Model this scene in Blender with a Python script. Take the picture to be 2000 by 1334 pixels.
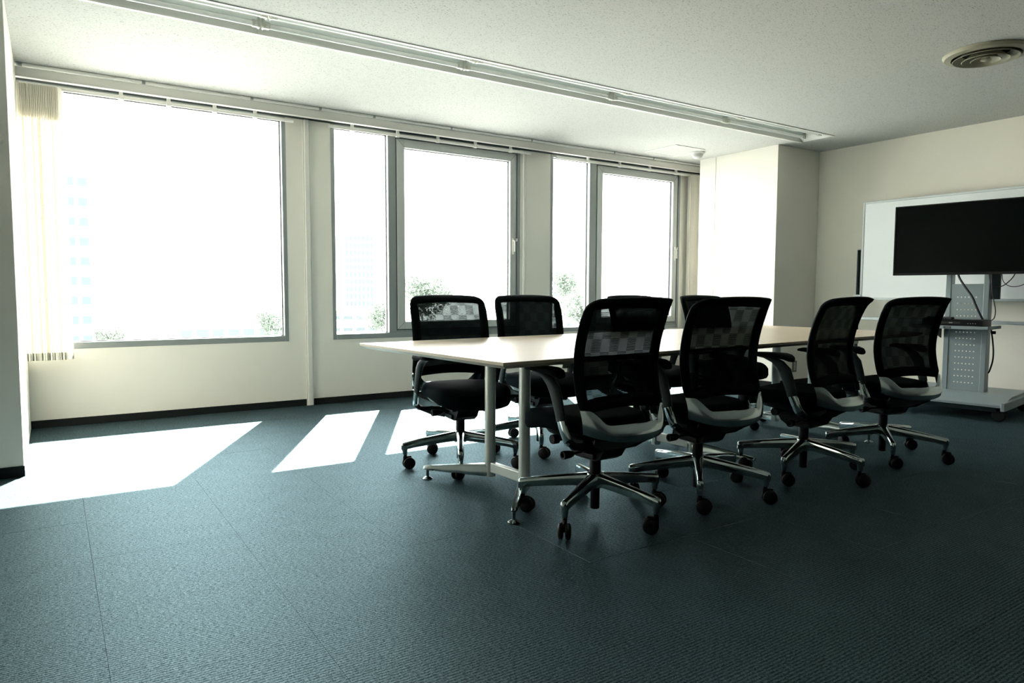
import bpy, bmesh, math, random
from mathutils import Vector, Matrix
random.seed(7)
C = bpy.context.scene.collection
SC = bpy.context.scene
for o in list(bpy.data.objects): bpy.data.objects.remove(o)

# ------------------------------------------------------------------ camera, sky, sun, exposure
YAW, PITCH, ROLL, FPX = 33.3815, 4.0044, 0.2026, 1363.73
cam = bpy.data.cameras.new('camera'); camo = bpy.data.objects.new('camera', cam); C.objects.link(camo)
yw, pt, rl = [math.radians(v) for v in (YAW, PITCH, ROLL)]
fwd = Vector((math.sin(yw)*math.cos(pt), math.cos(yw)*math.cos(pt), -math.sin(pt)))
rgt = Vector((math.cos(yw), -math.sin(yw), 0)); up = rgt.cross(fwd)
r2 = math.cos(rl)*rgt + math.sin(rl)*up; u2 = -math.sin(rl)*rgt + math.cos(rl)*up
M = Matrix((r2, u2, -fwd)).transposed().to_4x4(); M.translation = Vector((0, -5.91786, 0.97))
camo.matrix_world = M
cam.sensor_fit = 'HORIZONTAL'; cam.sensor_width = 36.0; cam.lens = 36.0*FPX/2000.0
cam.clip_start = 0.05; cam.clip_end = 3000
SC.camera = camo

w = bpy.data.worlds.new('sky'); SC.world = w; w.use_nodes = True
bg = w.node_tree.nodes['Background']
bg.inputs[0].default_value = (0.985, 1.0, 0.975, 1); bg.inputs[1].default_value = 1.0
sun = bpy.data.lights.new('sun', 'SUN'); suno = bpy.data.objects.new('sun', sun); C.objects.link(suno)
suno.rotation_euler = Vector((-0.485, -0.925, -1.0)).to_track_quat('-Z', 'Y').to_euler()
suno.location = (8, 14, 20)
sun.energy = 17.0; sun.angle = math.radians(0.6); sun.color = (1.0, 0.96, 0.88)
SC.view_settings.view_transform = 'Standard'; SC.view_settings.look = 'None'
SC.view_settings.gamma = 1.0; SC.view_settings.use_curve_mapping = False
SC.view_settings.exposure = 4.25

# ------------------------------------------------------------------ materials
def nodes(name):
    m = bpy.data.materials.new(name); m.use_nodes = True
    nt = m.node_tree; b = nt.nodes['Principled BSDF']
    return m, nt, b
def N(nt, typ, **kw):
    n = nt.nodes.new(typ)
    for k, v in kw.items(): setattr(n, k, v)
    return n
def mat(name, col, rough=.6, metal=0., spec=.5, noise=0., nscale=30., bump=0., bscale=200., coat=0.):
    m, nt, b = nodes(name)
    b.inputs['Base Color'].default_value = (*col, 1); b.inputs['Roughness'].default_value = rough
    b.inputs['Metallic'].default_value = metal; b.inputs['Specular IOR Level'].default_value = spec
    b.inputs['Coat Weight'].default_value = coat
    tc = N(nt, 'ShaderNodeTexCoord')
    if noise > 0:
        n = N(nt, 'ShaderNodeTexNoise'); n.inputs['Scale'].default_value = nscale; n.inputs['Detail'].default_value = 4
        nt.links.new(tc.outputs['Object'], n.inputs['Vector'])
        mx = N(nt, 'ShaderNodeMix', data_type='RGBA')
        mx.inputs[6].default_value = (*[c*(1-noise) for c in col], 1); mx.inputs[7].default_value = (*[min(1, c*(1+noise)) for c in col], 1)
        nt.links.new(n.outputs['Fac'], mx.inputs[0]); nt.links.new(mx.outputs[2], b.inputs['Base Color'])
    if bump > 0:
        n2 = N(nt, 'ShaderNodeTexNoise'); n2.inputs['Scale'].default_value = bscale; n2.inputs['Detail'].default_value = 3
        nt.links.new(tc.outputs['Object'], n2.inputs['Vector'])
        bp = N(nt, 'ShaderNodeBump'); bp.inputs['Strength'].default_value = bump; bp.inputs['Distance'].default_value = .002
        nt.links.new(n2.outputs['Fac'], bp.inputs['Height']); nt.links.new(bp.outputs[0], b.inputs['Normal'])
    return m
MW = mat('wall_paper', (.83, .81, .735), .85, noise=.03, nscale=3, bump=.15, bscale=260, spec=.2)
MWR = mat('wall_paper_cream', (.90, .87, .765), .85, noise=.03, nscale=3, bump=.15, bscale=260, spec=.2)
MDARK = mat('unseen_wall_dark', (.06, .062, .06), .95, noise=.1, nscale=40)  # dark tone chosen to keep bounce light out of the room
MBASE = mat('baseboard_vinyl', (.008, .011, .011), .6, spec=.2)
MALU = mat('aluminium_frame', (.30, .33, .325), .42, metal=.25, noise=.05, nscale=8)
MSASH = mat('sash_aluminium', (.52, .55, .53), .4, metal=.15, noise=.04, nscale=8)
MALU2 = mat('aluminium_gasket', (.03, .035, .035), .6)
MSHADE = mat('head_shade_dark', (.045, .055, .053), .6)  # shade above the windows, put into the colour
MWHITE = mat('white_enamel', (.82, .81, .76), .4)
MRAIL = mat('rail_enamel', (.74, .73, .68), .45)
MVANE = mat('blind_fabric', (.95, .935, .88), .9, noise=.04, nscale=40)
def translucent(m, col, f):
    nt = m.node_tree; b = nt.nodes['Principled BSDF']; out = nt.nodes['Material Output']
    t = N(nt, 'ShaderNodeBsdfTranslucent'); t.inputs[0].default_value = (*col, 1); mx = N(nt, 'ShaderNodeMixShader'); mx.inputs[0].default_value = f
    nt.links.new(b.outputs[0], mx.inputs[1]); nt.links.new(t.outputs[0], mx.inputs[2]); nt.links.new(mx.outputs[0], out.inputs[0])
translucent(MVANE, (.96, .945, .89), .55)
MWEIGHT = mat('blind_hem', (.55, .55, .47), .9, noise=.25, nscale=90)
MBLK = mat('black_plastic', (.0016, .0038, .0048), .5, spec=.12, bump=.08, bscale=400)
MRIM = mat('black_knit_edge', (.0012, .0032, .0042), .8, spec=.05, bump=.2, bscale=500)
MFAB = mat('black_seat_fabric', (.0016, .0048, .0066), .95, noise=.3, nscale=200, bump=.4, bscale=700, spec=.02)
MGREY = mat('dark_grey_plastic', (.009, .019, .022), .5, spec=.15)
MCHR = mat('polished_aluminium', (.40, .47, .47), .13, metal=1., noise=.05, nscale=20)
MCHR2 = mat('brushed_aluminium', (.45, .53, .53), .17, metal=1., noise=.08, nscale=15)
MTIRE = mat('caster_nylon', (.002, .0035, .004), .5, spec=.2)
MSILV = mat('silver_paint', (.46, .51, .49), .38, metal=.4, noise=.03, nscale=20)
MSTAND = mat('grey_powder_coat', (.27, .33, .34), .45, metal=.25, bump=.06, bscale=600)
MTVB = mat('screen_bezel', (.0015, .0025, .003), .4, spec=.2)
MTVS = mat('screen_panel', (.0012, .0024, .0022), .15, spec=.06)
MCABLE = mat('cable_rubber', (.004, .006, .007), .5)
MBOARD = mat('whiteboard_enamel', (.84, .88, .87), .22, spec=.5, noise=.03, nscale=4)
MBOARDF = mat('whiteboard_frame', (.55, .60, .60), .35, metal=.4)
MBADGE = mat('badge_black', (.006, .008, .008), .4)
MINK = mat('badge_print', (.30, .32, .32), .5)
MPLATE = mat('outlet_plate', (.10, .12, .10), .4, metal=.3)
MPLATE2 = mat('outlet_socket', (.42, .45, .40), .5)
MTUBE = mat('lamp_glass', (.90, .91, .89), .2)
MTROUGH = mat('lamp_housing_enamel', (.76, .78, .74), .45)
MSOCK = mat('lamp_socket_plastic', (.62, .63, .57), .5)
MDIFF = mat('diffuser_enamel', (.32, .31, .225), .5)
MVOID = mat('duct_black', (.01, .012, .011), .9)
MSENS = mat('sensor_plastic', (.60, .62, .60), .35)
MGAP = mat('shadow_gap_paint', (.25, .24, .20), .8)
MBLDG = mat('facade_render', (.70, .71, .70), .9, noise=.04, nscale=.4)
MBLDW = mat('facade_window', (.050, .063, .067), .7, spec=.1)
MGROUND = mat('city_ground', (.12, .125, .12), .95, noise=.1, nscale=.02)
MLEAF = mat('tree_foliage', (.085, .105, .088), .9, spec=.1, noise=.2, nscale=.5)
MTRUNK = mat('tree_bark', (.20, .17, .14), .9)

def glass_mat():
    m, nt, b = nodes('window_glass'); nt.nodes.remove(b)
    out = nt.nodes['Material Output']
    tr = N(nt, 'ShaderNodeBsdfTransparent'); tr.inputs[0].default_value = (.97, .977, .972, 1)
    gl = N(nt, 'ShaderNodeBsdfGlossy'); gl.inputs['Roughness'].default_value = .02
    fr = N(nt, 'ShaderNodeFresnel'); fr.inputs[0].default_value = 1.3
    mx = N(nt, 'ShaderNodeMixShader')
    nt.links.new(fr.outputs[0], mx.inputs[0]); nt.links.new(tr.outputs[0], mx.inputs[1]); nt.links.new(gl.outputs[0], mx.inputs[2])
    nt.links.new(mx.outputs[0], out.inputs[0])
    return m
MGLASS = glass_mat()

def math_n(nt, op, a, b=None, c=None):
    n = N(nt, 'ShaderNodeMath', operation=op)
    for i, v in enumerate((a, b, c)):
        if v is None: continue
        if isinstance(v, (int, float)): n.inputs[i].default_value = v
        else: nt.links.new(v, n.inputs[i])
    return n.outputs[0]
def mesh_mat():
    """knitted see-through back: a chequer of diagonal and horizontal rib patches with open gaps"""
    m, nt, b = nodes('knit_mesh'); out = nt.nodes['Material Output']
    b.inputs['Base Color'].default_value = (.0025, .005, .006, 1); b.inputs['Roughness'].default_value = .8
    b.inputs['Specular IOR Level'].default_value = .08
    tc = N(nt, 'ShaderNodeTexCoord'); sp = N(nt, 'ShaderNodeSeparateXYZ'); nt.links.new(tc.outputs['Object'], sp.inputs[0])
    X, Z = sp.outputs[0], sp.outputs[2]
    fx = math_n(nt, 'FLOOR', math_n(nt, 'DIVIDE', math_n(nt, 'ADD', X, 5.0), .048))
    fz = math_n(nt, 'FLOOR', math_n(nt, 'DIVIDE', Z, .056))
    chk = math_n(nt, 'MODULO', math_n(nt, 'ADD', fx, fz), 2.0)
    ph = 1/.0052
    diag = math_n(nt, 'FRACT', math_n(nt, 'MULTIPLY', math_n(nt, 'ADD', math_n(nt, 'SUBTRACT', X, Z), 7.0), ph))
    hor = math_n(nt, 'FRACT', math_n(nt, 'MULTIPLY', Z, ph))
    ver = math_n(nt, 'FRACT', math_n(nt, 'MULTIPLY', math_n(nt, 'ADD', X, 5.0), 1/.0032))
    od = math_n(nt, 'LESS_THAN', diag, .40)
    oh = math_n(nt, 'MULTIPLY', math_n(nt, 'LESS_THAN', hor, .36), math_n(nt, 'LESS_THAN', ver, .62))
    op = math_n(nt, 'ADD', math_n(nt, 'MULTIPLY', chk, od), math_n(nt, 'MULTIPLY', math_n(nt, 'SUBTRACT', 1.0, chk), oh))
    tr = N(nt, 'ShaderNodeBsdfTransparent'); tr.inputs[0].default_value = (.050, .060, .062, 1)   # fine filling threads across each gap
    mx = N(nt, 'ShaderNodeMixShader')
    nt.links.new(op, mx.inputs[0]); nt.links.new(b.outputs[0], mx.inputs[1]); nt.links.new(tr.outputs[0], mx.inputs[2])
    nt.links.new(mx.outputs[0], out.inputs[0])
    return m
MMESH = mesh_mat()

def carpet_mat():
    m, nt, b = nodes('carpet_loop_pile')
    geo = N(nt, 'ShaderNodeNewGeometry')
    def nz(sc, det, rg):
        mp = N(nt, 'ShaderNodeMapping'); mp.inputs['Scale'].default_value = sc; nt.links.new(geo.outputs['Position'], mp.inputs[0])
        n = N(nt, 'ShaderNodeTexNoise'); n.inputs['Scale'].default_value = 1; n.inputs['Detail'].default_value = det; n.inputs['Roughness'].default_value = rg
        nt.links.new(mp.outputs[0], n.inputs['Vector']); return n.outputs['Fac']
    grain = nz((210, 230, 1), 3, .75); dash = nz((75, 190, 1), 2, .6); blot = nz((9, 9, 1), 4, .5)
    sp = N(nt, 'ShaderNodeSeparateXYZ'); nt.links.new(geo.outputs['Position'], sp.inputs[0])
    rib = math_n(nt, 'SINE', math_n(nt, 'MULTIPLY', sp.outputs[1], 2*math.pi/.0115))
    h = math_n(nt, 'ADD', math_n(nt, 'MULTIPLY', rib, .055), math_n(nt, 'ADD', math_n(nt, 'MULTIPLY', grain, .62), math_n(nt, 'MULTIPLY', dash, .38)))
    cr = N(nt, 'ShaderNodeValToRGB')
    cr.color_ramp.elements[0].position = .41; cr.color_ramp.elements[0].color = (.0012, .0040, .0054, 1)
    cr.color_ramp.elements[1].position = .62; cr.color_ramp.elements[1].color = (.033, .056, .064, 1)
    hh = math_n(nt, 'ADD', h, math_n(nt, 'MULTIPLY', math_n(nt, 'SUBTRACT', blot, .5), .16))
    nt.links.new(hh, cr.inputs[0]); nt.links.new(cr.outputs[0], b.inputs['Base Color'])
    b.inputs['Roughness'].default_value = .9; b.inputs['Specular IOR Level'].default_value = 0.
    gl = N(nt, 'ShaderNodeBsdfGlossy'); gl.inputs['Roughness'].default_value = .49      # sheen of the nylon loops
    gc = N(nt, 'ShaderNodeMix', data_type='RGBA'); gc.inputs[6].default_value = (.16, .26, .30, 1); gc.inputs[7].default_value = (.68, .90, .97, 1)
    gr_ = N(nt, 'ShaderNodeMapRange'); gr_.inputs['From Min'].default_value = .41; gr_.inputs['From Max'].default_value = .62
    nt.links.new(h, gr_.inputs['Value']); nt.links.new(gr_.outputs[0], gc.inputs[0]); nt.links.new(gc.outputs[2], gl.inputs[0])
    mxs = N(nt, 'ShaderNodeMixShader'); mxs.inputs[0].default_value = .14
    nt.links.new(b.outputs[0], mxs.inputs[1]); nt.links.new(gl.outputs[0], mxs.inputs[2]); nt.links.new(mxs.outputs[0], nt.nodes['Material Output'].inputs[0])
    bp = N(nt, 'ShaderNodeBump'); bp.inputs['Strength'].default_value = .5; bp.inputs['Distance'].default_value = .0025
    nt.links.new(h, bp.inputs['Height']); nt.links.new(bp.outputs[0], b.inputs['Normal']); nt.links.new(bp.outputs[0], gl.inputs['Normal'])
    return m
MCARP = carpet_mat()

def ceiling_mat():
    m, nt, b = nodes('rockwool_ceiling')
    geo = N(nt, 'ShaderNodeNewGeometry')
    def fiss(sc, thr, wid, off):
        mp = N(nt, 'ShaderNodeMapping'); mp.inputs['Scale'].default_value = sc; mp.inputs['Location'].default_value = off
        nt.links.new(geo.outputs['Position'], mp.inputs[0])
        n = N(nt, 'ShaderNodeTexNoise'); n.inputs['Scale'].default_value = 1; n.inputs['Detail'].default_value = 2; n.inputs['Roughness'].default_value = .6
        nt.links.new(mp.outputs[0], n.inputs['Vector'])
        r = N(nt, 'ShaderNodeMapRange'); r.inputs['From Min'].default_value = thr; r.inputs['From Max'].default_value = thr+wid
        nt.links.new(n.outputs['Fac'], r.inputs['Value']); return r.outputs[0]
    a = fiss((80, 230, 20), .615, .06, (0, 0, 0)); c = fiss((170, 190, 20), .655, .06, (3, 8, 1))
    f = math_n(nt, 'MAXIMUM', a, c)
    mx = N(nt, 'ShaderNodeMix', data_type='RGBA'); mx.inputs[6].default_value = (.585, .595, .57, 1); mx.inputs[7].default_value = (.16, .165, .145, 1)
    nt.links.new(f, mx.inputs[0]); nt.links.new(mx.outputs[2], b.inputs['Base Color'])
    b.inputs['Roughness'].default_value = .95; b.inputs['Specular IOR Level'].default_value = .1
    bp = N(nt, 'ShaderNodeBump'); bp.inputs['Strength'].default_value = .3; bp.inputs['Distance'].default_value = .002; bp.invert = True
    nt.links.new(f, bp.inputs['Height']); nt.links.new(bp.outputs[0], b.inputs['Normal'])
    return m
MCEIL = ceiling_mat()

def laminate_mat():
    m, nt, b = nodes('maple_laminate')
    tc = N(nt, 'ShaderNodeTexCoord'); mp = N(nt, 'ShaderNodeMapping'); mp.inputs['Scale'].default_value = (2.5, 45, 10)
    nt.links.new(tc.outputs['Object'], mp.inputs[0])
    n = N(nt, 'ShaderNodeTexNoise'); n.inputs['Scale'].default_value = 1; n.inputs['Detail'].default_value = 5
    nt.links.new(mp.outputs[0], n.inputs['Vector'])
    mx = N(nt, 'ShaderNodeMix', data_type='RGBA'); mx.inputs[6].default_value = (.56, .44, .31, 1); mx.inputs[7].default_value = (.67, .545, .40, 1)
    nt.links.new(n.outputs['Fac'], mx.inputs[0]); nt.links.new(mx.outputs[2], b.inputs['Base Color'])
    b.inputs['Roughness'].default_value = .37; b.inputs['Specular IOR Level'].default_value = 1.0
    return m
MTOP = laminate_mat()
MEDGE = mat('table_edge_band', (.50, .44, .32), .5, noise=.06, nscale=60)

# ------------------------------------------------------------------ mesh helpers
class G:
    def __init__(s): s.v = []; s.f = []
    def add(s, v, f):
        o = len(s.v); s.v += [tuple(p) for p in v]; s.f += [tuple(i+o for i in q) for q in f]; return s
    def box(s, x0, x1, y0, y1, z0, z1, bev=0., seg=2):
        bm = bmesh.new(); bmesh.ops.create_cube(bm, size=1)
        for v in bm.verts: v.co = Vector(((x0+x1)/2+v.co.x*(x1-x0), (y0+y1)/2+v.co.y*(y1-y0), (z0+z1)/2+v.co.z*(z1-z0)))
        if bev: bmesh.ops.bevel(bm, geom=bm.edges[:], offset=bev, segments=seg, profile=.5, affect='EDGES')
        bm.verts.index_update(); s.add([v.co for v in bm.verts], [[v.index for v in f.verts] for f in bm.faces]); bm.free(); return s
    def loft(s, rings, cap=True, closed=False):
        n = len(rings[0]); v = [p for r in rings for p in r]; f = []
        R = len(rings)
        for i in range(R if closed else R-1):
            a, b = i*n, ((i+1) % R)*n
            for j in range(n): f.append((a+j, a+(j+1) % n, b+(j+1) % n, b+j))
        if cap and not closed:
            f.append(tuple(range(n-1, -1, -1))); f.append(tuple(range((R-1)*n, R*n)))
        return s.add(v, f)
    def prism(s, prof, axis, lo, hi):
        def P(a, b, t): return {'x': (t, a, b), 'y': (a, t, b), 'z': (a, b, t)}[axis]
        return s.loft([[P(a, b, lo) for a, b in prof], [P(a, b, hi) for a, b in prof]])
    def tube(s, path, r, side=(1, 0, 0), n=10, cap=True, closed=False):
        """sweep an ellipse: r = list of (a along side, b along the other) or a number"""
        P = [Vector(p) for p in path]; L = len(P); rings = []
        for i, p in enumerate(P):
            if closed: t = P[(i+1) % L]-P[i-1]
            else: t = P[min(i+1, L-1)]-P[max(i-1, 0)]
            t.normalize(); sd = Vector(side); sd = sd-t*sd.dot(t)
            if sd.length < 1e-4: sd = t.orthogonal()
            sd.normalize(); ot = t.cross(sd)
            rr = r[i] if isinstance(r, list) else r
            if isinstance(rr, (int, float)): rr = (rr, rr)
            rings.append([p+sd*rr[0]*math.cos(2*math.pi*k/n)+ot*rr[1]*math.sin(2*math.pi*k/n) for k in range(n)])
        return s.loft(rings, cap, closed)
    def lathe(s, prof, c=(0, 0, 0), n=24, axis='z'):
        rings = []
        for r, z in prof:
            ring = []
            for k in range(n):
                a = 2*math.pi*k/n; x, y = max(r, 1e-4)*math.cos(a), max(r, 1e-4)*math.sin(a)
                p = {'z': (x, y, z), 'x': (z, x, y), 'y': (y, z, x)}[axis]
                ring.append((c[0]+p[0], c[1]+p[1], c[2]+p[2]))
            rings.append(ring)
        return s.loft(rings)
    def sheet(s, fn, nu, nv, th=None):
        """fn(u,v)->point, u,v in 0..1 ; th = offset vector function for a second skin"""
        v = [Vector(fn(i/nu, j/nv)) for j in range(nv+1) for i in range(nu+1)]; W = nu+1
        f = [(j*W+i, j*W+i+1, (j+1)*W+i+1, (j+1)*W+i) for j in range(nv) for i in range(nu)]
        if th is None: return s.add(v, f)
        m = len(v); v2 = [p+Vector(th(i % W/nu, (i//W)/nv)) for i, p in enumerate(v)]
        f2 = [tuple(m+k for k in reversed(q)) for q in f]
        edge = [i for i in range(W)]+[j*W+nu for j in range(1, nv+1)]+[nv*W+i for i in range(nu-1, -1, -1)]+[j*W for j in range(nv-1, 0, -1)]
        fe = [(edge[(k+1) % len(edge)], edge[k], m+edge[k], m+edge[(k+1) % len(edge)]) for k in range(len(edge))]
        return s.add(v+v2, f+f2+fe)
    def xf(s, M):
        s.v = [tuple(M @ Vector(p)) for p in s.v]; return s
    def build(s, name, m, parent=None, smooth=False, loc=None):
        me = bpy.data.meshes.new(name); me.from_pydata(s.v, [], s.f)
        bm = bmesh.new(); bm.from_mesh(me); bmesh.ops.remove_doubles(bm, verts=bm.verts, dist=1e-6)
        bmesh.ops.recalc_face_normals(bm, faces=bm.faces); bm.to_mesh(me); bm.free()
        me.materials.append(m)
        if smooth:
            me.shade_smooth()
            try: me.set_sharp_from_angle(angle=math.radians(38))
            except Exception: pass
        o = bpy.data.objects.new(name, me); C.objects.link(o)
        if parent: o.parent = parent
        if loc: o.location = loc
        return o
def thing(name, label, cat, loc=(0, 0, 0), rz=0., group=None):
    o = bpy.data.objects.new(name, None); C.objects.link(o); o.location = loc; o.rotation_euler = (0, 0, rz)
    o.empty_display_size = .1
    tag(o, label, cat, group); return o
def tag(o, label, cat, group=None):
    o['label'] = label; o['category'] = cat
    if group: o['group'] = group
    return o
def struct(o): o['kind'] = 'structure'; return o
def holder(name):
    o = bpy.data.objects.new(name, None); C.objects.link(o); return struct(o)
def copy_tree(o, parent=None):
    c = o.copy(); C.objects.link(c); c.parent = parent
    for ch in list(o.children): copy_tree(ch, c)
    return c
def lerp_tab(tab, x):
    if x <= tab[0][0]: return tab[0][1]
    for (a, b), (c, d) in zip(tab, tab[1:]):
        if x <= c: return b+(d-b)*(x-a)/(c-a)
    return tab[-1][1]
def smooth_tab(tab, x):
    """Catmull-Rom through the table"""
    if x <= tab[0][0]: return tab[0][1]
    if x >= tab[-1][0]: return tab[-1][1]
    for i in range(len(tab)-1):
        x0, y0 = tab[i]; x1, y1 = tab[i+1]
        if x <= x1:
            xm, ym = tab[max(i-1, 0)]; xp, yp = tab[min(i+2, len(tab)-1)]
            m0 = (y1-ym)/(x1-xm)*(x1-x0); m1 = (yp-y0)/(xp-x0)*(x1-x0); t = (x-x0)/(x1-x0)
            return (2*t**3-3*t*t+1)*y0+(t**3-2*t*t+t)*m0+(-2*t**3+3*t*t)*y1+(t**3-t*t)*m1
def sstep(a, b, x):
    t = min(1, max(0, (x-a)/(b-a))); return t*t*(3-2*t)

# ------------------------------------------------------------------ room shell
H = 2.483; XL = -0.151; XR = 6.937; YB = -10.5; XW = -2.6; WT = .12
# floor slab and carpet tiles
fl = struct(G().box(XW, XR+.1, YB, WT, -.12, -.0075).build('floor', MCARP))
T = .5
def tile_bm(x0, x1, y0, y1, lift=0.):
    g = .00003; b = .0005; z = lift
    x0 += g; x1 -= g; y0 += g; y1 -= g
    top = [(x0+b, y0+b, z), (x1-b, y0+b, z), (x1-b, y1-b, z), (x0+b, y1-b, z)]
    mid = [(x0, y0, z-.0012), (x1, y0, z-.0012), (x1, y1, z-.0012), (x0, y1, z-.0012)]
    bot = [(x0, y0, -.0075), (x1, y0, -.0075), (x1, y1, -.0075), (x0, y1, -.0075)]
    return [bot, mid, top]
cells = []
i0 = int(math.floor((XW-.09)/T)); j0 = int(math.floor((YB+.02)/T))
for i in range(i0, 16):
    for j in range(j0, 2):
        x0, y0 = .09+i*T, -.02+j*T
        x1, y1 = min(x0+T, XR), min(y0+T, 0)
        x0, y0 = max(x0, XW), max(y0, YB)
        if x1-x0 < .02 or y1-y0 < .02: continue
        cx, cy = (x0+x1)/2, (y0+y1)/2
        d = Vector((cx, cy, 0))-M.translation; dz = d.dot(fwd)
        vis = False
        for px, py in ((x0, y0), (x1, y0), (x0, y1), (x1, y1)):
            d = Vector((px, py, 0))-M.translation; zz = d.dot(fwd)
            if zz > .3 and abs(d.dot(r2)/zz) < .76 and abs(d.dot(u2)/zz) < .55: vis = True
        cells.append((vis, x0, x1, y0, y1))
full = {}; rest = G()
for vis, x0, x1, y0, y1 in cells:
    if vis:
        k = (round(x1-x0, 3), round(y1-y0, 3)); lift = random.choice((0, 0, 0, 0, 0, 0, 0, -.0002, -.0005))
        if k not in full:
            o = G().loft(tile_bm(0, x1-x0, 0, y1-y0)).build('carpet_tile', MCARP, fl); full[k] = o
        else:
            o = full[k].copy(); C.objects.link(o)
        o.location = (x0, y0, lift)
    else: rest.loft(tile_bm(x0, x1, y0, y1))
ro = rest.build('carpet_tile_field', MCARP, fl); ro['kind'] = 'stuff'

# ceiling with the slot of the strip light
LY0, LY1, LX0, LX1 = -1.909, -1.564, -0.29, 6.34
g = G()
g.box(XW, XR+.1, YB, LY0, H, H+.2); g.box(XW, XR+.1, LY1, WT+.0, H, H+.2)
g.box(XW, LX0, LY0, LY1, H, H+.2); g.box(LX1, XR+.1, LY0, LY1, H, H+.2)
g.box(LX0, LX1, LY0, LY1, H+.14, H+.2)
struct(g.build('ceiling', MCEIL))

# window wall with three seen openings and one unseen, added for light
WINS = [(-2.50, -1.36), (-.30, 1.656), (2.035, 3.990), (4.372, 6.285)]; Z0, Z1 = .556, 2.405  # first pair: unseen window, made up to brighten the left side
g = G()
g.box(XW, XR+.1, 0, WT, -.12, Z0); g.box(XW, XR+.1, 0, WT, Z1, H)
xs = [XW]+[v for a in WINS for v in a]+[XR+.1]
for a, b in zip(xs[0::2], xs[1::2]): g.box(a, b, 0, WT, Z0, Z1)
struct(g.build('wall_window', MW))
struct(G().box(XR, XR+.1, YB, 0, -.12, H).build('wall_right', MWR))
struct(G().box(XW-.1, XW, YB, WT, -.12, H).build('wall_left', MW))  # unseen wall, set close in to bounce light onto the left pillar
struct(G().box(XW, XR, YB-.1, YB, -.12, H).build('wall_back', MDARK))  # unseen wall, darkened to cut the bounce from behind the camera
# pillars left and right, boxed out from the window wall
struct(G().box(-1.25, XL, -1.497, -.0, -.0, H, bev=.002, seg=1).build('wall_pillar_left', MW))
g = G().box(6.225, XR, -1.378, -.584, 0, H, bev=.0015, seg=1).box(6.225, XR, -.577, -.35, 0, H, bev=.0015, seg=1).box(6.231, XR, -.6, -.5, 0, H)
struct(g.build('wall_pillar_right', MW))
struct(G().box(XL+.001, 6.9, -.008, 0, 0, .056, bev=.002, seg=1).build('baseboard_window', MBASE))
struct(G().box(-1.254, XL+.004, -1.505, -1.497, 0, .056, bev=.002, seg=1).build('baseboard_left', MBASE))
g = G().box(6.219, XR, -1.386, -1.378, 0, .056, bev=.002, seg=1).box(6.217, 6.225, -1.386, -.35, 0, .056, bev=.002, seg=1)
struct(g.build('baseboard_pillar', MBASE))
struct(G().box(XR-.008, XR, YB, -1.386, 0, .056, bev=.002, seg=1).build('baseboard_right', MBASE))
# vertical cover strips on the window wall
g = G().box(1.795, 1.855, -.012, 0, .0, 2.40).box(1.805, 1.845, -.03, -.01, .002, 2.40, bev=.004)
struct(g.build('trim_1', MRAIL))
struct(G().box(4.040, 4.062, -.014, 0, .056, 2.40, bev=.002, seg=1).build('trim_2', MRAIL))

struct(G().box(XL+.002, XR-.01, -.010, 0, 2.402, 2.475, .001, 1).build('shade_strip', MSHADE))  # shaded band behind the blind rails, drawn as a dark strip

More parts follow.
